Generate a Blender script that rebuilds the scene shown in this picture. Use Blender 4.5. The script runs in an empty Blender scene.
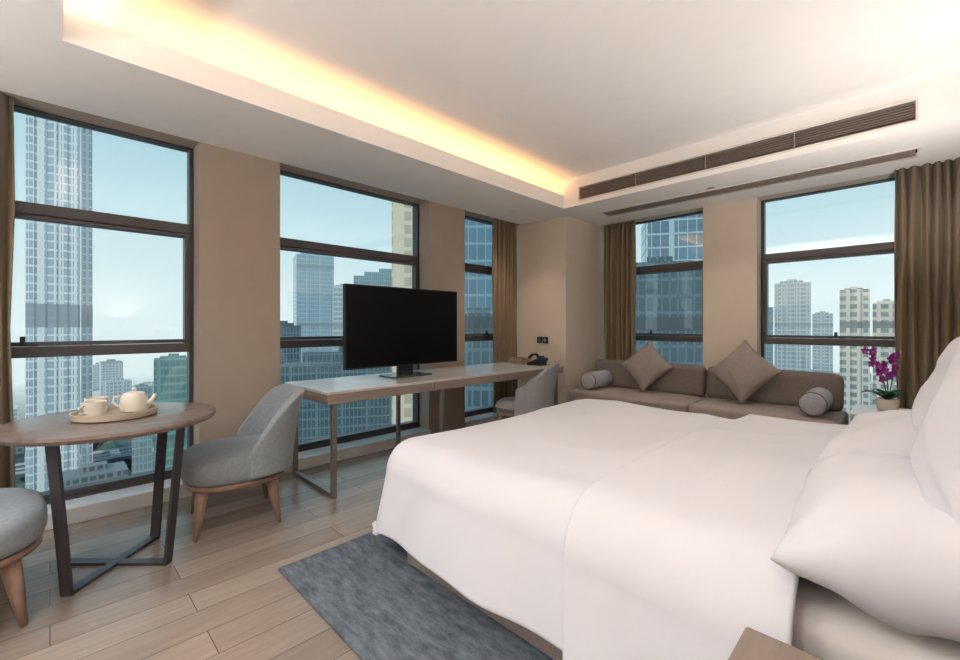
import bpy, bmesh, math, random
from mathutils import Vector, Matrix, noise
random.seed(7)
S=bpy.context.scene
S.view_settings.view_transform='Standard'
S.view_settings.look='None'
S.view_settings.exposure=0.12

# ------------------------------------------------------------ helpers
def lin(c):
    return tuple(((v/255)/12.92 if v/255<=0.04045 else ((v/255+0.055)/1.055)**2.4) for v in c)+(1,)
def nt(name):
    m=bpy.data.materials.new(name); m.use_nodes=True
    return m,m.node_tree.nodes,m.node_tree.links,m.node_tree.nodes['Principled BSDF']
def mat(name,c,rough=.6,metal=0,var=.06,scale=12,bump=0,bscale=150,spec=.5,sheen=0,stretch=None):
    m,n,l,b=nt(name)
    b.inputs['Roughness'].default_value=rough; b.inputs['Metallic'].default_value=metal
    b.inputs['Specular IOR Level'].default_value=spec
    if sheen: b.inputs['Sheen Weight'].default_value=sheen
    tc=n.new('ShaderNodeTexCoord'); mp=n.new('ShaderNodeMapping'); l.new(tc.outputs['Object'],mp.inputs[0])
    if stretch: mp.inputs['Scale'].default_value=stretch
    nz=n.new('ShaderNodeTexNoise'); nz.inputs['Scale'].default_value=scale; nz.inputs['Detail'].default_value=5
    l.new(mp.outputs[0],nz.inputs['Vector'])
    r=n.new('ShaderNodeValToRGB'); col=lin(c)
    r.color_ramp.elements[0].position=.3; r.color_ramp.elements[1].position=.7
    r.color_ramp.elements[0].color=tuple(v*(1-var*2) for v in col[:3])+(1,)
    r.color_ramp.elements[1].color=tuple(min(1,v*(1+var*2)) for v in col[:3])+(1,)
    l.new(nz.outputs[0],r.inputs[0]); l.new(r.outputs[0],b.inputs['Base Color'])
    if bump:
        n2=n.new('ShaderNodeTexNoise'); n2.inputs['Scale'].default_value=bscale; l.new(mp.outputs[0],n2.inputs['Vector'])
        bp=n.new('ShaderNodeBump'); bp.inputs['Strength'].default_value=bump; bp.inputs['Distance'].default_value=.004
        l.new(n2.outputs[0],bp.inputs['Height']); l.new(bp.outputs[0],b.inputs['Normal'])
    return m
def emit(name,c,s):
    m,n,l,b=nt(name); b.inputs['Base Color'].default_value=(1,1,1,1)
    b.inputs['Emission Color'].default_value=lin(c); b.inputs['Emission Strength'].default_value=s
    return m
def empty(name,loc=(0,0,0),rz=0):
    o=bpy.data.objects.new(name,None); S.collection.objects.link(o); o.location=loc; o.rotation_euler=(0,0,rz)
    o.empty_display_size=.1
    return o
def obj(name,verts,faces,m,parent=None,smooth=False):
    me=bpy.data.meshes.new(name); me.from_pydata([tuple(v) for v in verts],[],faces); me.update()
    bm=bmesh.new(); bm.from_mesh(me); bmesh.ops.recalc_face_normals(bm,faces=bm.faces); bm.to_mesh(me); bm.free()
    o=bpy.data.objects.new(name,me); S.collection.objects.link(o)
    if m: me.materials.append(m)
    if parent: o.parent=parent
    if smooth:
        for p in me.polygons: p.use_smooth=True
    return o
def boxes(name,lst,m,parent=None,bevel=0,seg=2):
    V=[];F=[]
    for (x0,x1,y0,y1,z0,z1) in lst:
        b=len(V)
        V+=[(x,y,z) for z in (z0,z1) for y in (y0,y1) for x in (x0,x1)]
        F+=[tuple(b+i for i in f) for f in ((0,2,3,1),(4,5,7,6),(0,1,5,4),(2,6,7,3),(0,4,6,2),(1,3,7,5))]
    o=obj(name,V,F,m,parent)
    if bevel:
        md=o.modifiers.new('b','BEVEL'); md.width=bevel; md.segments=seg; md.limit_method='ANGLE'
        for p in o.data.polygons: p.use_smooth=seg>2
    return o
def box(name,x0,x1,y0,y1,z0,z1,m,parent=None,bevel=0,seg=2):
    return boxes(name,[(x0,x1,y0,y1,z0,z1)],m,parent,bevel,seg)
def lathe(name,prof,m,parent=None,loc=(0,0,0),n=40,sx=1,sy=1):
    V=[];F=[]
    for r,z in prof:
        for i in range(n):
            a=2*math.pi*i/n; V.append((loc[0]+r*math.cos(a)*sx,loc[1]+r*math.sin(a)*sy,loc[2]+z))
    for j in range(len(prof)-1):
        for i in range(n):
            F.append((j*n+i,j*n+(i+1)%n,(j+1)*n+(i+1)%n,(j+1)*n+i))
    F.append(tuple(range(n))); F.append(tuple((len(prof)-1)*n+i for i in range(n)))
    o=obj(name,V,F,m,parent,True)
    md=o.modifiers.new('e','EDGE_SPLIT'); md.split_angle=math.radians(40)
    return o
def tube(name,pts,rad,m,parent=None,n=10):
    pts=[Vector(p) for p in pts]; V=[];F=[]
    R=rad if isinstance(rad,(list,tuple)) else [rad]*len(pts)
    for k,p in enumerate(pts):
        t=(pts[min(k+1,len(pts)-1)]-pts[max(k-1,0)]).normalized()
        up=Vector((0,0,1)) if abs(t.z)<.95 else Vector((1,0,0))
        a=t.cross(up).normalized(); b=t.cross(a).normalized()
        for i in range(n):
            th=2*math.pi*i/n; V.append(p+(a*math.cos(th)+b*math.sin(th))*R[k])
    for k in range(len(pts)-1):
        for i in range(n):
            F.append((k*n+i,k*n+(i+1)%n,(k+1)*n+(i+1)%n,(k+1)*n+i))
    F.append(tuple(range(n))); F.append(tuple((len(pts)-1)*n+i for i in range(n)))
    return obj(name,V,F,m,parent,True)
def bar(name,p,q,w,t,m,parent=None,wdir=(1,0,0)):
    p=Vector(p);q=Vector(q);d=(q-p).normalized();a=Vector(wdir);a=(a-d*a.dot(d)).normalized();b=d.cross(a)
    V=[]
    for c in (p,q):
        for s1,s2 in ((-1,-1),(1,-1),(1,1),(-1,1)): V.append(c+a*s1*w/2+b*s2*t/2)
    F=[(0,1,2,3),(4,5,6,7),(0,1,5,4),(1,2,6,5),(2,3,7,6),(3,0,4,7)]
    return obj(name,V,F,m,parent)
def pillow(name,w,d,h,m,M,parent=None,n=34,pinch=.05,seed=0,wr=.012):
    V=[];F=[];idx={}
    for side in (1,-1):
        for i in range(n+1):
            for j in range(n+1):
                u=-1+2*i/n; v=-1+2*j/n
                edge=(i in(0,n) or j in(0,n))
                if edge and side==-1: idx[(side,i,j)]=idx[(1,i,j)]; continue
                fu=1-abs(u)**2.6; fv=1-abs(v)**3.0
                z=side*h/2*(max(0,fu*fv))**.5
                x=u*w/2*(1-pinch*(1-v*v)); y=v*d/2*(1-pinch*(1-u*u))
                if not edge:
                    q=noise.noise(Vector((x*5+seed*3.1,y*5,side*2+seed)))+.7*(.5-abs(noise.noise(Vector((x*7+seed,y*4-x*3,seed*1.7)))))
                    cr=(abs(u)*abs(v))**1.5
                    q+=cr*math.sin(math.atan2(1.05-abs(v),1.05-abs(u))*9)*.8
                    z+=wr*q*side*1.5*min(1,fu*fv*3)
                idx[(side,i,j)]=len(V); V.append(M@Vector((x,y,z)))
        for i in range(n):
            for j in range(n):
                F.append((idx[(side,i,j)],idx[(side,i+1,j)],idx[(side,i+1,j+1)],idx[(side,i,j+1)]))
    return obj(name,V,F,m,parent,True)
def cushion(name,x0,x1,y0,y1,z0,z1,m,parent=None,puff=.03,r=.04,M=None):
    bm=bmesh.new(); bmesh.ops.create_cube(bm,size=2)
    bmesh.ops.subdivide_edges(bm,edges=bm.edges[:],cuts=15,use_grid_fill=True)
    hx,hy,hz=(x1-x0)/2,(y1-y0)/2,(z1-z0)/2; c=Vector(((x0+x1)/2,(y0+y1)/2,(z0+z1)/2))
    def warp(t):
        return math.copysign(1-(1-min(1,abs(t)))**1.6,t)
    for v in bm.verts:
        u=Vector((warp(v.co.x),warp(v.co.y),warp(v.co.z)))
        p=Vector((u.x*hx,u.y*hy,u.z*hz))
        q=Vector((max(-hx+r,min(hx-r,p.x)),max(-hy+r,min(hy-r,p.y)),max(-hz+r,min(hz-r,p.z))))
        dlt=p-q
        if dlt.length>r: p=q+dlt.normalized()*r
        p.z+=puff*u.z*(1-u.x**4)*(1-u.y**4)
        p=p+c
        v.co=(M@p) if M else p
    me=bpy.data.meshes.new(name); bm.to_mesh(me); bm.free()
    for p in me.polygons: p.use_smooth=True
    o=bpy.data.objects.new(name,me); S.collection.objects.link(o); me.materials.append(m)
    if parent:o.parent=parent
    return o

# ------------------------------------------------------------ materials
M_ceil=mat('ceiling_paint',(242,240,238),.9,var=.005)
M_wall=mat('taupe_wallcovering',(166,152,139),.85,var=.012,scale=6,bump=.2,bscale=220)
M_wall2=mat('cream_wall',(212,198,182),.85,var=.01,scale=6)
M_frame=mat('window_frame_bronze',(74,72,74),.4,metal=.4,var=.03)
M_sill=mat('sill_stone',(205,204,204),.35,var=.05,scale=5)
M_desk=mat('greige_wood',(142,128,118),.45,var=.06,scale=6,stretch=(8,1,8))
M_desktop=mat('pale_desk_top',(206,203,201),.15,var=.03,scale=3)
M_metal=mat('bronze_metal',(132,126,120),.35,metal=.5,var=.03)
M_tabletop=mat('walnut_grey_wood',(120,105,97),.26,var=.10,scale=4,stretch=(10,1,1))
M_tablemetal=mat('dark_metal',(80,77,80),.4,metal=.5,var=.03)
M_grey=mat('grey_upholstery',(138,145,151),.9,var=.05,scale=60,bump=.3,bscale=400,sheen=.15)
M_grey2=mat('light_grey_upholstery',(144,145,148),.9,var=.04,scale=60,bump=.3,bscale=400)
M_leg=mat('beech_wood',(146,118,102),.4,var=.1,scale=8,stretch=(4,4,1))
M_sofa=mat('sofa_taupe',(118,108,104),.95,var=.05,scale=50,bump=.3,bscale=350)
M_sofa2=mat('sofa_seat_taupe',(158,146,140),.95,var=.04,scale=50,bump=.3,bscale=350)
M_pilt=mat('throw_taupe',(148,137,132),.9,var=.04,scale=50,bump=.3,bscale=350)
M_bol=mat('bolster_grey',(168,170,178),.9,var=.04,scale=50,bump=.3,bscale=350)
M_white=mat('white_linen',(236,236,243),.85,var=.004,scale=4,bump=.05,bscale=300,sheen=.1)
M_sheet=mat('cream_sheet',(240,233,228),.85,var=.01,scale=4)
M_bedbase=mat('bed_base_fabric',(150,138,131),.9,var=.04,scale=40,bump=.3,bscale=350)
M_curt=mat('curtain_bronze',(132,114,88),.8,var=.06,scale=6,stretch=(8,8,.3),bump=.2,bscale=60,sheen=.2)
M_black=mat('black_gloss',(4,4,5),.4,var=0,spec=.12)
M_blackp=mat('black_plastic',(20,20,22),.4,var=0)
M_cream=mat('cream_ceramic',(222,214,200),.3,var=.02)
M_tray=mat('tray_wood',(188,174,154),.5,var=.05)
M_wht=mat('white_lacquer',(235,235,235),.35,var=.01)
M_green=mat('orchid_leaf',(52,92,48),.4,var=.12)
M_purp=mat('orchid_petal',(140,44,138),.6,var=.15,scale=40)
M_dark=mat('vent_dark',(48,42,40),.8,var=0)
M_slat=mat('vent_slat',(140,126,118),.5,var=.02)
M_rim=mat('vent_rim',(220,214,208),.5,var=.01)
M_base=mat('skirting',(150,138,128),.5,var=.03)
M_teal=mat('glass_stand',(34,70,62),.12,var=.02)
M_box=mat('tissue_box_wood',(150,120,94),.5,var=.05)
M_chrome=mat('chrome_handle',(170,170,172),.25,metal=.9,var=.02)

def floor_mat():
    m,n,l,b=nt('oak_planks')
    tc=n.new('ShaderNodeTexCoord'); mp=n.new('ShaderNodeMapping'); mp.inputs['Rotation'].default_value=(0,0,math.pi/2)
    l.new(tc.outputs['Object'],mp.inputs[0])
    br=n.new('ShaderNodeTexBrick'); br.inputs['Scale'].default_value=1; br.inputs['Brick Width'].default_value=1.2
    br.inputs['Row Height'].default_value=.165; br.inputs['Mortar Size'].default_value=.0016; br.inputs['Bias'].default_value=0
    br.offset=.37
    br.inputs['Color1'].default_value=lin((142,127,115)); br.inputs['Color2'].default_value=lin((168,153,140)); br.inputs['Mortar'].default_value=lin((92,82,74))
    l.new(mp.outputs[0],br.inputs['Vector'])
    m2=n.new('ShaderNodeMapping'); m2.inputs['Scale'].default_value=(14,1.1,1); l.new(tc.outputs['Object'],m2.inputs[0])
    nz=n.new('ShaderNodeTexNoise'); nz.inputs['Scale'].default_value=2.5; nz.inputs['Detail'].default_value=8; nz.inputs['Distortion'].default_value=.6
    l.new(m2.outputs[0],nz.inputs['Vector'])
    r=n.new('ShaderNodeValToRGB'); r.color_ramp.elements[0].position=.3; r.color_ramp.elements[1].position=.7
    r.color_ramp.elements[0].color=(.78,.77,.76,1); r.color_ramp.elements[1].color=(1,1,1,1)
    l.new(nz.outputs[0],r.inputs[0])
    mx=n.new('ShaderNodeMix'); mx.data_type='RGBA'; mx.blend_type='MULTIPLY'; mx.inputs[0].default_value=.8
    l.new(br.outputs['Color'],mx.inputs[6]); l.new(r.outputs[0],mx.inputs[7]); l.new(mx.outputs[2],b.inputs['Base Color'])
    b.inputs['Roughness'].default_value=.24
    bp=n.new('ShaderNodeBump'); bp.inputs['Strength'].default_value=.3; bp.inputs['Distance'].default_value=.003; bp.invert=True
    l.new(br.outputs['Fac'],bp.inputs['Height']); l.new(bp.outputs[0],b.inputs['Normal'])
    return m
M_floor=floor_mat()
def rug_mat():
    m,n,l,b=nt('rug_blue_grey')
    tc=n.new('ShaderNodeTexCoord')
    nz=n.new('ShaderNodeTexNoise'); nz.inputs['Scale'].default_value=9; nz.inputs['Detail'].default_value=10; nz.inputs['Roughness'].default_value=.75
    mp=n.new('ShaderNodeMapping'); mp.inputs['Scale'].default_value=(1,3,1); l.new(tc.outputs['Object'],mp.inputs[0]); l.new(mp.outputs[0],nz.inputs['Vector'])
    r=n.new('ShaderNodeValToRGB'); r.color_ramp.elements[0].position=.36; r.color_ramp.elements[1].position=.66
    r.color_ramp.elements[0].color=lin((76,87,98)); r.color_ramp.elements[1].color=lin((132,142,152))
    l.new(nz.outputs[0],r.inputs[0]); l.new(r.outputs[0],b.inputs['Base Color']); b.inputs['Roughness'].default_value=1
    n2=n.new('ShaderNodeTexNoise'); n2.inputs['Scale'].default_value=260; l.new(tc.outputs['Object'],n2.inputs['Vector'])
    bp=n.new('ShaderNodeBump'); bp.inputs['Strength'].default_value=.8; bp.inputs['Distance'].default_value=.01
    l.new(n2.outputs[0],bp.inputs['Height']); l.new(bp.outputs[0],b.inputs['Normal'])
    return m
M_rug=rug_mat()
def glass_mat():
    m=bpy.data.materials.new('window_glass'); m.use_nodes=True; n=m.node_tree.nodes; l=m.node_tree.links; n.clear()
    o=n.new('ShaderNodeOutputMaterial'); t=n.new('ShaderNodeBsdfTransparent'); t.inputs[0].default_value=(.96,.99,.99,1)
    g=n.new('ShaderNodeBsdfGlossy'); g.inputs['Roughness'].default_value=.02
    mx=n.new('ShaderNodeMixShader'); mx.inputs[0].default_value=.045
    l.new(t.outputs[0],mx.inputs[1]); l.new(g.outputs[0],mx.inputs[2]); l.new(mx.outputs[0],o.inputs[0])
    return m
M_glass=glass_mat()

# ------------------------------------------------------------ room shell
XL,XR,YB,YF=-3.65,.35,-2.2,5.21
ZS,ZC=2.55,2.87
box('floor',-3.95,XR+.2,YB-.2,5.5,-.12,0,M_floor)
boxes('wall_left',[(-3.95,XL,YB,-1.0,0,2.95),(-3.95,XL,.766,1.333,0,2.95),(-3.95,XL,2.876,3.40,0,2.95),
   (-3.95,XL,-1.0,.766,ZS,2.95),(-3.95,XL,1.333,2.876,ZS,2.95),(-3.95,XL,3.40,4.42,ZS,2.95)],M_wall)
box('corner_pillar',-3.95,-2.95,4.42,5.5,0,2.95,M_wall2)
boxes('wall_far',[(-1.652,-1.128,YF,5.5,0,2.95),(.12,XR,YF,5.5,0,2.95),(-2.95,-1.652,YF,5.5,ZS,2.95),(-1.128,.12,YF,5.5,ZS,2.95)],M_wall2)
box('wall_right',XR,XR+.2,YB,5.5,0,2.95,M_wall2)
box('wall_back',-3.95,XR+.2,YB-.2,YB,0,2.95,M_wall2)
boxes('ceiling',[(-3.95,XR+.2,YB-.2,5.5,ZC,2.97),
   (-3.65,-2.80,YB,4.15,ZS,ZS+.03),(-3.65,-3.12,YB,4.15,ZS+.03,ZC),(-2.83,-2.80,.01,4.15,ZS+.03,ZS+.15),
   (-2.80,XR,YB,.04,ZS,ZS+.03),(-2.83,XR,.01,.04,ZS+.03,ZS+.15),(-3.12,XR,YB,-.28,ZS+.03,ZC),
   (-3.65,-2.6,4.15,5.21,ZS,ZC),(.04,XR,4.15,5.21,ZS,ZC),(-2.6,.04,4.15,4.25,ZS,ZS+.05),(-2.6,.04,4.15,4.25,ZC-.12,ZC),
   (-2.6,.04,4.25,4.60,ZS,ZC),(-2.6,.04,4.84,5.21,ZS,ZC),(-2.6,.04,4.60,4.84,ZS+.04,ZC)],M_ceil)
boxes('baseboard_left',[(XL,XL+.012,.766,1.333,0,.09),(XL,XL+.012,2.876,3.40,0,.09)],M_base)
boxes('baseboard_pillar',[(XL+.02,-2.938,4.405,4.42,0,.09),(-2.95,-2.938,4.42,5.2,0,.09)],M_base)

g=empty('air_conditioning_grille')
box('duct_back',-2.6,.04,4.235,4.249,2.60,2.75,M_dark,g)
boxes('louvres',[(-2.585,.025,4.152,4.20,2.614+i*.0185,2.614+i*.0185+.006) for i in range(7)],M_slat,g)
boxes('rim',[(-2.6,.04,4.138,4.150,2.595,2.608),(-2.6,.04,4.138,4.150,2.74,2.753),(-2.6,-2.587,4.138,4.150,2.608,2.74),(.027,.04,4.138,4.150,2.608,2.74)],M_rim,g)
boxes('mullions',[(x,x+.008,4.15,4.19,2.61,2.74) for x in (-1.95,-1.3,-.65)],M_slat,g)
g=empty('return_air_slot')
box('slot_back',-2.6,.04,4.60,4.84,2.583,2.589,M_dark,g)
boxes('slot_louvres',[(-2.59,.03,4.625+i*.034,4.64+i*.034,2.549,2.575) for i in range(6)],M_slat,g)
boxes('slot_rim',[(-2.62,.06,4.59,4.61,2.543,2.55),(-2.62,.06,4.83,4.85,2.543,2.55)],M_rim,g)

# ------------------------------------------------------------ windows
def window(i,axis,a0,a1,face,plane):
    e=empty(f'window_{i}')
    s=1 if plane>face else -1
    def B(lst,nm,m,bv=0):
        out=[]
        for (p0,p1,q0,q1,z0,z1) in lst:
            y0,y1=sorted((plane+s*q0,plane+s*q1))
            out.append((y0,y1,p0,p1,z0,z1) if axis=='Y' else (p0,p1,y0,y1,z0,z1))
        return boxes(nm,out,m,e,bv)
    zb=.12
    T1,T2=1.06,1.93
    j=.028
    B([(a0,a0+j,-.03,.05,zb,ZS),(a1-j,a1,-.03,.05,zb,ZS),(a0+j,a1-j,-.03,.05,ZS-.012,ZS),(a0+j,a1-j,-.03,.05,zb,zb+.04),
       (a0+j,a1-j,-.05,.05,T1-.04,T1+.025),(a0+j,a1-j,-.05,.05,T2-.03,T2+.04)],'frame',M_frame,.003)
    B([(a0+j,a0+j+.03,-.045,.03,T1+.025,T2-.03),(a1-j-.03,a1-j,-.045,.03,T1+.025,T2-.03),
       (a0+j+.03,a1-j-.03,-.045,.03,T1+.03,T1+.055),(a0+j+.03,a1-j-.03,-.045,.03,T2-.058,T2-.034)],'sash',M_frame,.003)
    B([(a0+.02,a1-.02,.008,.014,zb+.02,ZS-.01)],'pane',M_glass)
    B([(a0,a1,-abs(plane-face)-.03,.06,0.0,.10)],'sill',M_sill,.006)
    B([(a0,a1,-.04,.05,.10,zb)],'sill_strip',M_frame)
    c=(a0+a1)/2
    B([(c-.07,c+.07,-.075,-.05,T1+.03,T1+.045),(c-.012,c+.012,-.075,-.05,T1+.03,T1+.09)],'handle',M_blackp,.003)
window(1,'Y',-1.0,.766,XL,-3.85)
window(2,'Y',1.333,2.876,XL,-3.85)
window(3,'Y',3.40,4.42,XL,-3.85)
window(4,'X',-2.95,-1.652,YF,5.41)
window(5,'X',-1.128,.12,YF,5.41)

def curtain(axis,a0,a1,pl,amp=.035,waves=None,z0=.12,z1=2.548,name='curtain'):
    n=180; V=[];F=[]; w=waves or max(3,int((a1-a0)/.065)); zs=[z0,.6,1.2,1.9,z1]; k=len(zs)
    for i in range(n+1):
        u=i/n; p=a0+(a1-a0)*u
        for z in zs:
            f=amp*math.sin(2*math.pi*w*u+.3*math.sin(z*2)+.9*math.sin(u*9))
            pp=p+.012*math.sin(z*3+u*20)*(1 if z<z1 else 0)
            V.append((pl+f,pp,z) if axis=='Y' else (pp,pl+f,z))
    for i in range(n):
        for j in range(k-1): F.append((i*k+j,(i+1)*k+j,(i+1)*k+j+1,i*k+j+1))
    o=obj(name,V,F,M_curt,None,True); md=o.modifiers.new('s','SOLIDIFY'); md.thickness=.006
    return o
curtain('Y',-.62,-.15,-3.70,.035)
curtain('Y',3.93,4.38,-3.70,.035)
curtain('X',-2.90,-2.47,5.26,.035)
curtain('X',-.09,.30,5.13,.035)

# ------------------------------------------------------------ bed
bed=empty('bed')
box('base',-1.80,.28,1.27,3.20,.015,.30,M_bedbase,bed,.02,3)
cushion('mattress',-1.82,.28,1.27,3.20,.30,.535,M_sheet,bed,puff=.0,r=.07)
box('headboard',.298,.345,1.1,3.4,.0,1.15,M_bedbase,None,.01)
def drape(name,x0,x1,foot,drop,R,off,seed,wr,flare=.30,nx=110,ny=140,curve=0):
    xe,y0e,y1e=-1.85,1.40,3.10
    top=.610+off
    arc=R*math.pi/2
    emax=arc+(drop-R)
    V=[];F=[]
    s_min=xe-emax if foot else x0
    tt=[(y0e-emax)+(y1e-y0e+2*emax)*j/ny for j in range(ny+1)]
    for i in range(nx+1):
        for t in tt:
            wv=curve*(.05*math.sin(t*1.9+seed)+.02*math.sin(t*4.1))
            sm=s_min+(wv if not foot else 0)
            s=sm+(x1+.4*wv-sm)*i/nx
            ex=max(0,xe-s) if foot else 0
            ey=(t-y0e) if t<y0e else ((t-y1e) if t>y1e else 0)
            bx=max(s,xe) if foot else s; by=min(max(t,y0e),y1e)
            e=math.hypot(ex,ey); nx_,ny_=(-ex/e,ey/e) if e>0 else (0,0)
            if e>emax: e=emax
            if e<arc: h=R*math.sin(e/R); dz=R*(1-math.cos(e/R))
            else: h=R+(e-arc)*flare*.35; dz=R+(e-arc)
            hang=max(0,(e-R*.4))/emax
            ang=(bx*1.0+by*1.3+math.atan2(ny_,nx_)*.35)
            h+=hang*(.022*math.sin(ang*6+1.7)+.014*noise.noise(Vector((bx*3,by*3,1.7)))+.006*math.sin(ang*15))
            p=Vector((bx+nx_*h,by+ny_*h,top-dz))
            cu=min(1,max(0,(t-y0e+.1)/.6)) if t<2.2 else min(1,max(0,(y1e+.1-t)/.6))
            cv=min(1,max(0,(s-xe+.1)/.6)) if foot else 1
            dome=.03*(3*cu*cu-2*cu**3)*(3*cv*cv-2*cv**3)
            q=noise.noise(Vector((p.x*1.3+1.7,p.y*1.3,1.7)))
            q+=noise.noise(Vector((p.x*3.2,p.y*2.2+seed,seed)))*.35
            rid=max(0,.34-abs(noise.noise(Vector((p.x*1.6-p.y*1.5,p.y*1.2+p.x*.8+seed*2,seed)))))/.34
            q+=rid*rid*.30
            k=1-min(1,dz/.3)*.85
            p.z+=dome+wr*q*k
            V.append(p)
    for i in range(nx):
        for j in range(ny):
            a=i*(ny+1)+j; F.append((a,a+ny+1,a+ny+2,a+1))
    o=obj(name,V,F,M_white,bed,True)
    md=o.modifiers.new('s','SOLIDIFY'); md.thickness=.030; md.offset=-1
    md=o.modifiers.new('ss','SUBSURF'); md.levels=1; md.render_levels=1
    return o
drape('duvet',None,-.34,True,.455,.18,0,1.7,.026,flare=.6)
drape('duvet_turndown',-.76,-.17,False,.52,.225,.045,1.9,.026,flare=.6,nx=54,curve=.8)

def TR(x,y,z,rx=0,ry=0,rz=0):
    return Matrix.Translation((x,y,z))@Matrix.Rotation(rz,4,'Z')@Matrix.Rotation(ry,4,'Y')@Matrix.Rotation(rx,4,'X')
pillow('bed_pillow',.54,.78,.28,M_white,TR(.02,1.58,.70,ry=-.08,rz=.05),seed=1,wr=.022,pinch=.06)
pillow('bed_pillow',.52,.80,.28,M_white,TR(.01,2.45,.70,ry=-.08,rz=-.04),seed=2,wr=.022,pinch=.06)
pillow('bed_pillow',.48,.76,.24,M_white,TR(.165,1.64,.97,ry=-1.2),seed=3,wr=.020,pinch=.06)
pillow('bed_pillow',.48,.76,.24,M_white,TR(.165,2.52,.97,ry=-1.2),seed=4,wr=.020,pinch=.06)

ns=empty('nightstand')
box('top',-.26,.34,.50,1.10,.52,.55,M_desk,ns,.006)
box('cabinet',-.24,.34,.52,1.08,.12,.52,M_desk,ns,.004)
box('drawer_front',-.255,-.24,.54,1.06,.33,.50,M_desk,ns,.004)
boxes('legs',[(-.22,-.18,.54,.58,0,.12),(-.22,-.18,1.02,1.06,0,.12),(.28,.32,.54,.58,0,.12),(.28,.32,1.02,1.06,0,.12)],M_metal,ns)

box('rug',-2.22,-.3,.80,3.7,0.0,.014,M_rug,None,.004)

# ------------------------------------------------------------ desk
dk=empty('desk')
D0,D1,DX0,DX1=1.35,4.22,-3.60,-2.84
box('top_slab',DX0,DX1,D0,D1,.735,.755,M_desktop,dk,.003)
box('apron',DX0+.01,DX1-.005,D0+.006,D1-.006,.665,.735,M_desk,dk,.004)
boxes('drawer_lines',[(DX1-.006,DX1-.0045,y,y+.003,.67,.73) for y in (2.3,3.1)],M_dark,dk)
for i,y in enumerate((1.42,2.42,4.12)):
    boxes(f'leg_frame_{i+1}',[(DX1-.06,DX1-.03,y-.018,y+.018,0,.665),(DX0+.03,DX0+.06,y-.018,y+.018,0,.665),
      (DX0+.06,DX1-.06,y-.018,y+.018,0,.028)],M_metal,dk,.002)

tv=empty('television')
box('panel',-3.30,-3.255,1.70,2.93,.85,1.56,M_blackp,tv,.006)
box('screen',-3.256,-3.252,1.712,2.918,.865,1.548,M_black,tv)
box('rear_housing',-3.36,-3.30,1.95,2.7,.92,1.35,M_blackp,tv,.01)
box('stand_neck',-3.31,-3.28,2.23,2.40,.767,.87,M_blackp,tv,.004)
box('stand_base',-3.40,-3.16,2.10,2.53,.755,.767,M_teal,tv,.005)

ph=empty('desk_telephone')
Mp=Matrix.Translation((-3.06,4.02,.775))@Matrix.Rotation(-.35,4,'Y')@Matrix.Translation((3.06,-4.02,-.775))
cushion('body',-3.16,-2.96,3.93,4.10,.775,.815,M_blackp,ph,puff=.004,r=.012,M=Mp)
box('foot',-3.14,-2.99,3.94,4.09,.755,.80,M_blackp,ph,.004)
box('display',-3.07,-3.02,4.03,4.08,.828,.86,M_teal,ph,.003)
tube('handset',[(-3.12,3.93,.84),(-3.11,3.97,.875),(-3.11,4.05,.875),(-3.12,4.1,.84)],[.022,.015,.015,.022],M_blackp,ph)
tb=empty('tissue_box')
box('box',-3.45,-3.25,3.95,4.10,.755,.825,M_box,tb,.005)
box('slot',-3.41,-3.29,4.00,4.05,.8245,.8265,M_dark,tb)
so=empty('wall_socket')
boxes('plates',[(-3.38,-3.30,4.409,4.419,.99,1.07),(-3.29,-3.21,4.409,4.419,.99,1.07)],M_blackp,so,.003)
boxes('switch_caps',[(-3.36,-3.32,4.405,4.409,1.01,1.05),(-3.27,-3.23,4.405,4.409,1.01,1.05)],M_chrome,so)

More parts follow.
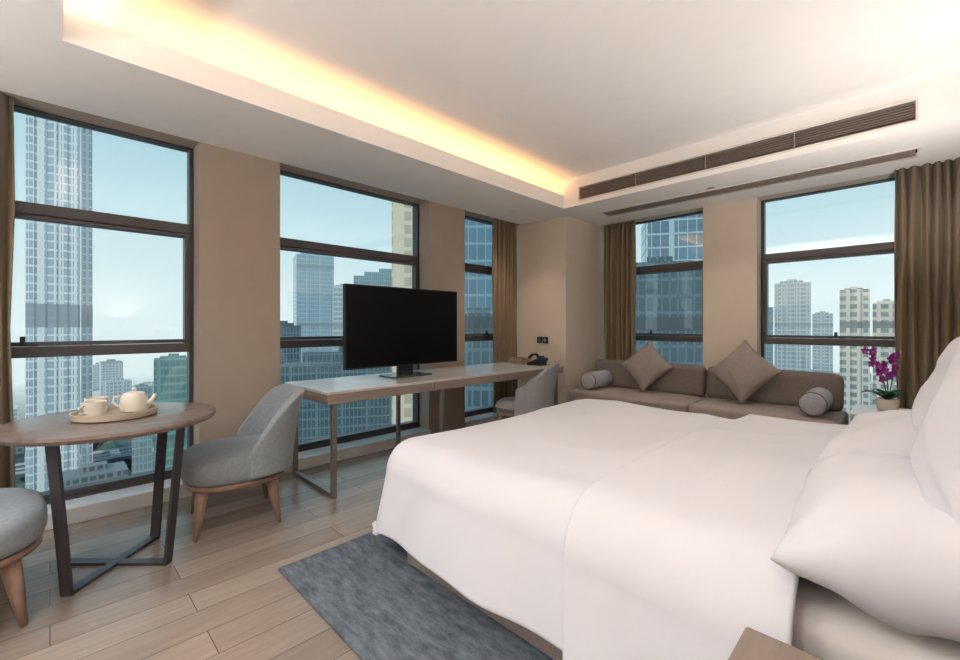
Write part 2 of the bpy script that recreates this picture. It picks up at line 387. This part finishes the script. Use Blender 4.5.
# ------------------------------------------------------------ chairs (local: faces -Y)
def chair(name,loc,rz,W=.30,Dp=.30,zs0=.30,zs1=.45,bh=.36,m=None,wrap=1.25,legm=None,legh=.27,lean=.10,arm=0.0,pw=2.6,splay=1.1):
    e=empty(name,loc,rz); m=m or M_grey
    N=48
    def ring(k,a,grow=0):
        c,s=math.cos(a),math.sin(a); p=2/2.7
        return (math.copysign(abs(s)**p,s)*(W+grow)*k, math.copysign(abs(c)**p,c)*(Dp+grow)*k)
    def solid(nm,prof,mm):
        V=[];F=[]
        for k,z in prof:
            for i in range(N):
                x,y=ring(k,2*math.pi*i/N); V.append((x,y,z))
        for j in range(len(prof)-1):
            for i in range(N): F.append((j*N+i,j*N+(i+1)%N,(j+1)*N+(i+1)%N,(j+1)*N+i))
        F.append(tuple(range(N))); F.append(tuple((len(prof)-1)*N+i for i in range(N)))
        obj(nm,V,F,mm,e,True)
    solid('seat',[(.90,zs0),(.97,zs0+.02),(1.0,zs0+.05),(1.0,zs1-.05),(.97,zs1-.018),(.88,zs1),(.5,zs1+.012),(.15,zs1+.016)],m)
    solid('seat_rail',[(.90,zs0-.03),(.95,zs0-.025),(.95,zs0-.002),(.9,zs0)],legm or M_leg)
    n=44;rows=9;V=[];F=[]
    for i in range(n+1):
        a=-wrap+2*wrap*i/n
        t=abs(a)/wrap
        hh=bh*(arm+(1-arm)*(1-t**pw)) + .02
        for j in range(rows+1):
            v=j/rows; z=(zs1-.12)+ (hh+.12)*v
            x,y=ring(1,a,.012+lean*.4*v*hh/bh)
            y+=lean*v*v*(hh/bh)
            V.append((x,y,z))
    for i in range(n):
        for j in range(rows):
            q=i*(rows+1)+j; F.append((q,q+rows+1,q+rows+2,q+1))
    o=obj('back',V,F,m,e,True)
    md=o.modifiers.new('s','SOLIDIFY'); md.thickness=.05; md.offset=0
    md=o.modifiers.new('b','BEVEL'); md.width=.018; md.segments=3; md.angle_limit=1.0
    for i,(sx,sy) in enumerate(((-1,-1),(1,-1),(-1,1),(1,1))):
        x,y=sx*W*.68,sy*Dp*.68
        tube(f'leg_{i+1}',[(x*.92,y*.92,legh),(x*1.0,y*1.0,legh*.55),(x*splay,y*splay,0.0)],[.034,.026,.012],legm or M_leg,e,12)
    return e
chair('lounge_chair',(-3.03,.83,0),math.radians(-10),W=.31,Dp=.29,bh=.33,lean=.05,wrap=1.5,pw=4.0)
chair('lounge_chair',(-2.77,-.33,0),math.radians(180+4),W=.33,Dp=.32,bh=.33,lean=.05,wrap=1.5,pw=4.0)
chair('desk_chair',(-2.76,3.36,0),math.radians(-62),W=.27,Dp=.26,zs0=.37,zs1=.46,bh=.38,m=M_grey2,wrap=1.6,arm=.35,pw=2.2,legh=.34,lean=.05)

# ------------------------------------------------------------ round table
rt=empty('round_table')
cx,cy=-2.87,.24
lathe('top',[(.40,.712),(.425,.718),(.435,.735),(.432,.748),(.425,.75),(.2,.7505),(.01,.7505)],M_tabletop,rt,(cx,cy,0),72)
L=.185
for i,(a,b) in enumerate(((1,-1),(1,1),(-1,1),(-1,-1))):
    bar(f'leg_{i+1}',(cx+a*(L+.05),cy+b*(L+.05),.714),(cx+a*L,cy+b*L,.0),.05,.014,M_tablemetal,rt,(a*1,-b*1,0))
bar('cross_1',(cx-L,cy-L,.008),(cx+L,cy+L,.008),.045,.014,M_tablemetal,rt,(1,-1,0))
bar('cross_2',(cx-L,cy+L,.009),(cx+L,cy-L,.009),.045,.014,M_tablemetal,rt,(1,1,0))
lathe('ring',[(.24,.70),(.30,.70),(.30,.712),(.24,.712)],M_tablemetal,rt,(cx,cy,0),48)

ty=empty('tea_tray')
lathe('tray',[(.155,.7515),(.17,.756),(.175,.785),(.167,.785),(.162,.765),(.01,.763)],M_tray,ty,(-2.89,.24,0),48)
tp=empty('teapot'); P=(-2.90,.315,0)
lathe('pot',[(.03,.766),(.055,.77),(.06,.80),(.058,.84),(.045,.862),(.028,.868),(.01,.872)],M_cream,tp,P)
lathe('knob',[(.004,.872),(.012,.878),(.012,.886),(.003,.892)],M_cream,tp,P,20)
tube('spout',[(P[0]+.02,P[1]+.045,.80),(P[0]+.03,P[1]+.07,.82),(P[0]+.035,P[1]+.085,.85)],[.016,.011,.008],M_cream,tp)
tube('handle',[(P[0]-.01,P[1]-.05,.85),(P[0]-.015,P[1]-.08,.845),(P[0]-.015,P[1]-.085,.82),(P[0]-.012,P[1]-.07,.80),(P[0]-.01,P[1]-.05,.795)],.006,M_cream,tp)
for (x,y,s) in ((-2.83,.155,1.1),(-2.98,.17,1.1)):
    c=empty('tea_cup')
    lathe('cup',[(.022*s,.766),(.036*s,.772),(.042*s,.80),(.043*s,.845),(.038*s,.845),(.034*s,.80),(.005,.785)],M_cream,c,(x,y,0),32)
    tube('cup_handle',[(x+.02*s,y-.036,.83),(x+.03*s,y-.058,.825),(x+.03*s,y-.058,.795),(x+.02*s,y-.034,.79)],.005,M_cream,c)

# ------------------------------------------------------------ sofa
sf=empty('sofa')
X0,X1=-2.86,-.38
box('plinth',X0+.02,X1-.02,4.36,5.0,.0,.20,M_sofa,sf,.01)
XM=-1.52
cushion('seat_cushion_1',X0,XM-.005,4.32,5.0,.20,.46,M_sofa2,sf,.015,.04)
cushion('seat_cushion_2',XM+.005,X1,4.32,5.0,.20,.46,M_sofa2,sf,.015,.04)
for i,(a,b) in enumerate(((X0+.03,XM-.01),(XM+.01,X1-.03))):
    Mx=Matrix.Translation((0,4.86,.46))@Matrix.Rotation(-.16,4,'X')@Matrix.Translation((0,-4.86,-.46))
    cushion(f'back_cushion_{i+1}',a,b,4.80,4.97,.46,.79,M_sofa,sf,.01,.06,Mx)
def bolster(x):
    e=empty('bolster_cushion'); R=.095; V=[];F=[];n=32
    prof=[(.0,4.36),(.05,4.362),(R-.02,4.365),(R,4.385),(R,4.6),(R,4.78),(R-.02,4.80),(.04,4.803),(.0,4.803)]
    prof=[(max(r,.004),y) for r,y in prof]
    for r,y in prof:
        for i in range(n):
            a=2*math.pi*i/n; V.append((x+r*math.cos(a),y,.577+r*math.sin(a)))
    for j in range(len(prof)-1):
        for i in range(n): F.append((j*n+i,j*n+(i+1)%n,(j+1)*n+(i+1)%n,(j+1)*n+i))
    obj('roll',V,F,M_bol,e,True)
    pts=[(x+R*math.cos(a)*.99,4.38,.577+R*math.sin(a)*.99) for a in [2*math.pi*i/36 for i in range(37)]]
    tube('piping',pts,.005,M_sofa,e,6)
bolster(-2.62); bolster(-.56)
pillow('throw_pillow',.42,.42,.17,M_pilt,TR(-2.08,4.70,.765,rx=math.radians(72),rz=.05)@Matrix.Rotation(math.pi/4,4,'Z'),seed=5,pinch=.09)
pillow('throw_pillow',.45,.45,.18,M_pilt,TR(-1.12,4.66,.78,rx=math.radians(72),rz=-.1)@Matrix.Rotation(math.pi/4+.06,4,'Z'),seed=6,pinch=.09)

st=empty('side_table')
box('top',-.34,.32,4.42,5.0,.50,.53,M_wht,st,.005)
box('body',-.32,.32,4.45,4.99,.0,.50,M_desk,st,.005)
oc=empty('potted_orchid'); ox,oy=-.13,4.78
lathe('pot',[(.045,.531),(.065,.54),(.075,.60),(.07,.625),(.062,.625),(.06,.60),(.01,.60)],M_cream,oc,(ox,oy,0))
for i in range(9):
    a=i*2*math.pi/9+.3; l=.13+.03*(i%3); V=[];F=[]
    for k in range(7):
        t=k/6; w=.024*math.sin(math.pi*min(.97,t*.9+.08)); r=l*t; z=.61+.10*math.sin(t*2.3)*(.6+.2*(i%2))
        for s in (-1,1): V.append((ox+math.cos(a)*r-math.sin(a)*w*s,oy+math.sin(a)*r+math.cos(a)*w*s,z+.004*abs(s)))
    for k in range(6): F.append((2*k,2*k+1,2*k+3,2*k+2))
    o=obj(f'leaf_{i+1}',V,F,M_green,oc,True); md=o.modifiers.new('s','SOLIDIFY'); md.thickness=.004
PV=[];PF=[]
def flower(c,s,ang):
    for k in range(5):
        a=ang+k*2*math.pi/5; b=len(PV); u=Vector((math.cos(a)*.75,-.25,math.sin(a))); w=Vector((-math.sin(a)*.75,0,math.cos(a)))
        for t,ww in ((0,.1),(.35,.42),(.7,.45),(1,.08)):
            for sg in (-1,1): PV.append(Vector(c)+u*s*t+w*s*ww*sg*.8+Vector((0,-.006*t,0)))
        for q in range(3): PF.append((b+2*q,b+2*q+1,b+2*q+3,b+2*q+2))
for sidx,(dx,dy,top) in enumerate(((-.10,0,1.02),(.05,.02,.98),(-.02,-.05,.92))):
    pts=[(ox+dx*t*(1.1 if t<1 else 1)+.01*math.sin(t*5),oy+dy*t,.60+(top-.60)*math.sin(t*1.45)) for t in [i/10 for i in range(11)]]
    tube(f'stem_{sidx+1}',pts,.004,M_green,oc,6)
    for q in range(4,11):
        p=pts[q]; flower((p[0]+random.uniform(-.03,.03),p[1]-.02+random.uniform(-.02,.02),p[2]+random.uniform(-.02,.015)),.034,random.uniform(0,2))
obj('blooms',PV,PF,M_purp,oc)

# ------------------------------------------------------------ lights (visible fixtures and added fill)
def downlight(x,y,z=ZS,power=20,col=(1,.84,.66),ang=110):
    e=empty('recessed_or_fill_downlight')
    lathe('trim_ring',[(.045,z-.004),(.045,z+.0),(.03,z+.0),(.03,z-.004)],M_wht,e,(x,y,0),28)
    lathe('lens',[(.029,z-.003),(.029,z-.001)],emit('lens_glow',(255,232,200),6),e,(x,y,0),28)
    d=bpy.data.lights.new('downlight_beam','SPOT'); d.energy=power; d.color=col; d.spot_size=math.radians(ang); d.spot_blend=.8; d.shadow_soft_size=.04
    o=bpy.data.objects.new('downlight_beam',d); S.collection.objects.link(o); o.location=(x,y,z-.02); o.parent=e
downlight(-1.36,4.52,power=22,col=(1,.88,.74)); downlight(-3.28,3.83,power=24,ang=95,col=(1,.82,.62))
for x,y in ((-.5,-.7),(-1.6,-.7),(-2.7,-.9),(-.5,-1.6),(-1.8,-1.6)):  # unseen spots behind the camera, added as room fill
    downlight(x,y,power=40,col=(.90,.95,1.0),ang=155)
def area(name,loc,sx,sy,power,col,rot,parent=None):
    d=bpy.data.lights.new(name,'AREA'); d.shape='RECTANGLE'; d.size=sx; d.size_y=sy; d.energy=power; d.color=col
    o=bpy.data.objects.new(name,d); S.collection.objects.link(o); o.location=loc; o.rotation_euler=rot; o.parent=parent
    return o
ce=empty('cove_led_strip')
area('led_left',(-2.97,2.09,2.60),.08,4.0,13,(1,.50,.17),(math.pi,0,0),ce)
area('led_near',(-1.25,-.13,2.60),3.0,.04,26,(1,.80,.62),(math.pi,0,0),ce)
boxes('led_profile',[(-3.01,-2.93,.05,4.12,2.582,2.592),(-2.75,.3,-.16,-.10,2.582,2.592)],M_wht,ce)
def fill_uplight(e,x,y,z,power,col):
    d=bpy.data.lights.new('fill_uplight','SPOT'); d.energy=power; d.color=col; d.spot_size=math.radians(172); d.spot_blend=.5; d.shadow_soft_size=.07
    o=bpy.data.objects.new('fill_uplight',d); S.collection.objects.link(o); o.location=(x,y,z); o.rotation_euler=(math.pi,0,0); o.parent=e
for y in (.72,3.47):
    e=empty('added_fill_sconce')  # invented sconce out of view, added to brighten the ceiling
    lathe('cup',[(.03,1.22),(.05,1.25),(.06,1.32),(.055,1.32),(.04,1.26),(.01,1.25)],M_chrome,e,(.26,y,0),28)
    box('backplate',.33,.348,y-.05,y+.05,1.18,1.30,M_chrome,e,.004)
    box('arm',.28,.335,y-.01,y+.01,1.22,1.24,M_chrome,e)
    fill_uplight(e,.26,y,1.33,80,(1,.94,.89))
for x,y in ((-2.4,-1.75),(-.6,-1.75)):
    e=empty('added_fill_torchiere')  # invented lamp behind the camera, added as ceiling fill
    lathe('stand',[(.14,0),(.14,.02),(.015,.03),(.012,1.50),(.05,1.52),(.14,1.60),(.135,1.60),(.05,1.535),(.01,1.53)],M_metal,e,(x,y,0))
    fill_uplight(e,x,y,1.61,90,(1,.98,.97))

# ------------------------------------------------------------ world / exterior
w=bpy.data.worlds.new('hazy_sky'); S.world=w; w.use_nodes=True; n=w.node_tree.nodes; l=w.node_tree.links
bg=n['Background']; tc=n.new('ShaderNodeTexCoord'); sp=n.new('ShaderNodeSeparateXYZ'); r=n.new('ShaderNodeValToRGB')
l.new(tc.outputs['Generated'],sp.inputs[0]); l.new(sp.outputs['Z'],r.inputs[0]); l.new(r.outputs[0],bg.inputs[0]); bg.inputs[1].default_value=1.2
r.color_ramp.elements[0].position=0; r.color_ramp.elements[0].color=lin((212,225,227))
r.color_ramp.elements[1].position=.45; r.color_ramp.elements[1].color=lin((146,188,204))
e=r.color_ramp.elements.new(.15); e.color=lin((192,214,220))
e=r.color_ramp.elements.new(1.0) ; e.color=lin((130,178,212))
sd=bpy.data.lights.new('sun','SUN'); sd.energy=2.2; sd.angle=.03; sd.color=(1,.95,.88)
so=bpy.data.objects.new('sun',sd); S.collection.objects.link(so); so.rotation_euler=Vector((-.65,.55,-.55)).to_track_quat('-Z','Y').to_euler()

GZ=-90
def facade(name,gc,fc,fh=3.6,bay=1.6,ph=.28,pv=.18,haze=.1,var=.5,band=14):
    m,n,l,b=nt(name)
    tc=n.new('ShaderNodeTexCoord'); sp=n.new('ShaderNodeSeparateXYZ'); l.new(tc.outputs['Object'],sp.inputs[0])
    def mth(op,a,c=None):
        q=n.new('ShaderNodeMath'); q.operation=op
        for i,v in enumerate((a,c)):
            if v is None: continue
            if isinstance(v,(int,float)): q.inputs[i].default_value=v
            else: l.new(v,q.inputs[i])
        return q.outputs[0]
    xy=mth('ADD',sp.outputs['X'],sp.outputs['Y'])
    u=mth('DIVIDE',xy,bay); v=mth('DIVIDE',sp.outputs['Z'],fh)
    mu=mth('LESS_THAN',mth('FRACT',u),pv); mv=mth('LESS_THAN',mth('FRACT',v),ph)
    bd=mth('LESS_THAN',mth('FRACT',mth('DIVIDE',v,band)),.06)
    pr=mth('LESS_THAN',mth('FRACT',mth('DIVIDE',u,6)),.10)
    mk=mth('MAXIMUM',mth('MAXIMUM',mu,mv),pr)
    cb=n.new('ShaderNodeCombineXYZ'); l.new(mth('FLOOR',u),cb.inputs[0]); l.new(mth('FLOOR',v),cb.inputs[1])
    wn=n.new('ShaderNodeTexWhiteNoise'); l.new(cb.outputs[0],wn.inputs[0])
    nz=n.new('ShaderNodeTexNoise'); nz.inputs['Scale'].default_value=.04; l.new(tc.outputs['Object'],nz.inputs['Vector'])
    mxv=mth('ADD',mth('MULTIPLY',wn.outputs[0],.4),mth('MULTIPLY',nz.outputs[0],.75))
    g=n.new('ShaderNodeMix'); g.data_type='RGBA'; l.new(mxv,g.inputs[0])
    G=lin(gc); g.inputs[6].default_value=tuple(x*(1-var) for x in G[:3])+(1,); g.inputs[7].default_value=tuple(min(1,x*(1+var)) for x in G[:3])+(1,)
    mx=n.new('ShaderNodeMix'); mx.data_type='RGBA'; l.new(mk,mx.inputs[0]); l.new(g.outputs[2],mx.inputs[6]); mx.inputs[7].default_value=lin(fc)
    m3=n.new('ShaderNodeMix'); m3.data_type='RGBA'; l.new(bd,m3.inputs[0]); l.new(mx.outputs[2],m3.inputs[6]); m3.inputs[7].default_value=tuple(x*.6 for x in G[:3])+(1,)
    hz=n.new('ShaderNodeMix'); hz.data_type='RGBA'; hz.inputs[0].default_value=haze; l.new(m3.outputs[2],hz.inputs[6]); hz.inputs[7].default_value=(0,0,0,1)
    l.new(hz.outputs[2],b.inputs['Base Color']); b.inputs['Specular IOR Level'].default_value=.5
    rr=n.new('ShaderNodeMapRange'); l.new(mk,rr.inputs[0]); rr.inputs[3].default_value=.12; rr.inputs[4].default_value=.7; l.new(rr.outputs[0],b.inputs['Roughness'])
    b.inputs['Emission Color'].default_value=lin((186,208,215)); b.inputs['Emission Strength'].default_value=haze  # aerial haze put into the facade as an even glow
    return m
def tower(name,a0,a1,dist,top,m,dep=None,rot=0,crown=True,fins=None):
    a=math.radians((a0+a1)/2); wd=dist*math.radians(a1-a0)
    fx,fy=-math.sin(math.radians(45)),math.cos(math.radians(45)); rx,ry=fy,-fx
    dx,dy=fx*math.cos(a)+rx*math.sin(a),fy*math.cos(a)+ry*math.sin(a)
    dep=dep or wd*.9
    lst=[(-wd/2,wd/2,-dep/2,dep/2,GZ,top)]
    if crown:
        lst.append((-wd*.36,wd*.30,-dep*.3,dep*.3,top,top+wd*.08)); lst.append((-wd*.15,wd*.12,-dep*.15,dep*.15,top+wd*.08,top+wd*.15))
    if fins:
        k=fins
        for i in range(k):
            x=-wd/2+wd*(i+.5)/k; lst.append((x-wd/k*.25,x+wd/k*.25,-dep/2-wd*.05,-dep/2,GZ,top-wd*.04))
    o=boxes(name,lst,m)
    o.location=(dx*(dist+dep/2),dy*(dist+dep/2),0)
    o.rotation_euler=(0,0,math.atan2(dy,dx)-math.pi/2+math.radians(rot))
    return o
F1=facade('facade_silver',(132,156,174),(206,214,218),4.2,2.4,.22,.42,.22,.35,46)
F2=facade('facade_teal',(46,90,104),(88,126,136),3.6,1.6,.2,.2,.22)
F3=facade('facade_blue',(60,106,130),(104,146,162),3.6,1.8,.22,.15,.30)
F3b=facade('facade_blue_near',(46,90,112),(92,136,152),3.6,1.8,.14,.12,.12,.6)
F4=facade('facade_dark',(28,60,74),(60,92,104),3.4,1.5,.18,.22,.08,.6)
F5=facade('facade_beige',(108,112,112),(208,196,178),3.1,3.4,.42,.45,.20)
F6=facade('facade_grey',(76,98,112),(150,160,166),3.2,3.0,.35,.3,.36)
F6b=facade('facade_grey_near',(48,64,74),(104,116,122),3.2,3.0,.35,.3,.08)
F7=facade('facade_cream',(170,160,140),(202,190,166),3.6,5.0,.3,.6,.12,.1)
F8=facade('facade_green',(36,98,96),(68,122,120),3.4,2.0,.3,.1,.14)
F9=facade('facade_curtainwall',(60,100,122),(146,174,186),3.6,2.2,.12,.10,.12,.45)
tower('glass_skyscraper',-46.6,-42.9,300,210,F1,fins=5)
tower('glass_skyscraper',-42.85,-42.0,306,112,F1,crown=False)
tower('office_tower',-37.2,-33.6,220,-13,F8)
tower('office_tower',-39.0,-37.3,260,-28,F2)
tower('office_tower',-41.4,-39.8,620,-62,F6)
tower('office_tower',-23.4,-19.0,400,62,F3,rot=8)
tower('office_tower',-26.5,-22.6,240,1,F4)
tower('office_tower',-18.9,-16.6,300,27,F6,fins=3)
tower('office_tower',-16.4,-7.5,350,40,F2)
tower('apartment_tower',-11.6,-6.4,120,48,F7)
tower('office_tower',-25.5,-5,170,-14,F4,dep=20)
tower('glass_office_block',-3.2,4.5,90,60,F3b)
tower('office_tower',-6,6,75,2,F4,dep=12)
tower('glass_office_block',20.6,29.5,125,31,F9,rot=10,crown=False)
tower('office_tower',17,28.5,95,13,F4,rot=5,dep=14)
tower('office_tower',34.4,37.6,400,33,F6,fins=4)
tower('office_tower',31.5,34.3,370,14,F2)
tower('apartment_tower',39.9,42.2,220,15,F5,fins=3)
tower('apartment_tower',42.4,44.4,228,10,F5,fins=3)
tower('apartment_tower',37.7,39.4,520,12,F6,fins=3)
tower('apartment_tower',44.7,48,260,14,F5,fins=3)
ROADS=(-345,-400)
def onroad(x): return any(abs(x-r)<26 for r in ROADS)
def blocks(name,m,seed,cnt,hmin,hmax,az0=-60,az1=60,d0=150,d1=700):
    random.seed(seed); lst=[]
    for i in range(cnt):
        d=d0*(d1/d0)**random.random()
        a2=math.radians(random.uniform(az0,az1))
        x=d*.7071*(-math.cos(a2)+math.sin(a2)); y=d*.7071*(math.cos(a2)+math.sin(a2))
        s=random.uniform(6,14); q=random.uniform(6,14); h=random.uniform(hmin,hmax)
        if onroad(x): continue
        lst.append((x-s,x+s,y-q,y+q,GZ,GZ+h)); lst.append((x-s*.4,x+s*.3,y-q*.4,y+q*.4,GZ+h,GZ+h+3))
    return boxes(name,lst,m)
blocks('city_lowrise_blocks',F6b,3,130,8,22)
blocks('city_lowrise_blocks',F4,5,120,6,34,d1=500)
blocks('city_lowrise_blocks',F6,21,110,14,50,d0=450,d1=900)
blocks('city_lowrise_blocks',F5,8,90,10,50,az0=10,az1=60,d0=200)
def trees():
    random.seed(11); bm=bmesh.new()
    for i in range(420):
        d=random.uniform(110,330) if i%2 else random.uniform(200,430)
        a2=math.radians(random.uniform(24,52) if i%2 else random.uniform(-55,-28))
        x=d*.7071*(-math.cos(a2)+math.sin(a2)); y=d*.7071*(math.cos(a2)+math.sin(a2))
        if any(abs(x-r)<16 for r in ROADS): continue
        s=random.uniform(3.5,7)
        bmesh.ops.create_icosphere(bm,subdivisions=2,radius=s,matrix=Matrix.Translation((x,y,GZ+s*.9)))
    for v in bm.verts: v.co+=v.normal*noise.noise(v.co*.35)*2.5
    me=bpy.data.meshes.new('park_trees'); bm.to_mesh(me); bm.free()
    me.materials.append(mat('tree_foliage',(58,92,76),.9,var=.2,scale=.4))
    o=bpy.data.objects.new('park_trees',me); S.collection.objects.link(o)
trees()
def ground():
    m,n,l,b=nt('city_ground')
    tc=n.new('ShaderNodeTexCoord'); nz=n.new('ShaderNodeTexNoise'); nz.inputs['Scale'].default_value=.02; nz.inputs['Detail'].default_value=8
    l.new(tc.outputs['Object'],nz.inputs['Vector'])
    r=n.new('ShaderNodeValToRGB'); r.color_ramp.elements[0].position=.42; r.color_ramp.elements[0].color=lin((44,72,66)); r.color_ramp.elements[1].position=.58; r.color_ramp.elements[1].color=lin((84,96,104))
    l.new(nz.outputs[0],r.inputs[0])
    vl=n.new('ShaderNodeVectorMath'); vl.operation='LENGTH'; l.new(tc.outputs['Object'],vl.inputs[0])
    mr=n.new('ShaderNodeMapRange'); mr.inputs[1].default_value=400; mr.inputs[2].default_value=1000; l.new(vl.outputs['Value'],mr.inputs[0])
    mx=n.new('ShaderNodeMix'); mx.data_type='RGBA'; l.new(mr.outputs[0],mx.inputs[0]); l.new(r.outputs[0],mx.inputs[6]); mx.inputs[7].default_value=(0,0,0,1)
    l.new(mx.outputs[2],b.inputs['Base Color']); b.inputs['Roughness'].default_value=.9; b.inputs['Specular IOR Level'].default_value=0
    b.inputs['Emission Color'].default_value=tuple(v*1.17 for v in lin((212,225,227))[:3])+(1,); l.new(mr.outputs[0],b.inputs['Emission Strength'])  # far ground glows in sky colour, standing in for distance haze
    return m
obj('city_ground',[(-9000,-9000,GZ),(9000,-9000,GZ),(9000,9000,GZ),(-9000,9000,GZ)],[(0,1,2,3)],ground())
rd=empty('elevated_road')
M_road=mat('asphalt',(84,94,104),.9,var=.05,scale=.1); M_kerb=mat('concrete_barrier',(176,182,186),.9,var=.03)
M_car=mat('vehicle_paint',(215,215,215),.4,var=.3,scale=.08)
random.seed(4)
for i,(dx,z) in enumerate(zip(ROADS,(-78,-72))):
    box(f'deck_{i+1}',dx-10,dx+10,-300,240,z-2,z,M_road,rd)
    boxes(f'barriers_{i+1}',[(dx-10.3,dx-9.7,-300,240,z,z+1.2),(dx+9.7,dx+10.3,-300,240,z,z+1.2),(dx-.3,dx+.3,-300,240,z,z+.8)],M_kerb,rd)
    boxes(f'piers_{i+1}',[(dx-2,dx+2,y-1.5,y+1.5,GZ,z-2) for y in range(-290,240,40)],M_kerb,rd)
    boxes(f'cars_{i+1}',[(dx+l-1,dx+l+1,y,y+4.5,z+.2,z+1.5) for y in range(-280,230,17) for l in (random.choice((-7.5,-4)),random.choice((3.5,7.5)))],M_car,rd)

# ------------------------------------------------------------ camera
cd=bpy.data.cameras.new('camera'); cd.sensor_width=36; cd.lens=430/960*36; cd.shift_y=-5/960; cd.clip_end=20000; cd.clip_start=.02
co=bpy.data.objects.new('camera',cd); S.collection.objects.link(co)
co.location=(0,0,1.22); co.rotation_euler=(math.pi/2,0,math.pi/4)
S.camera=co
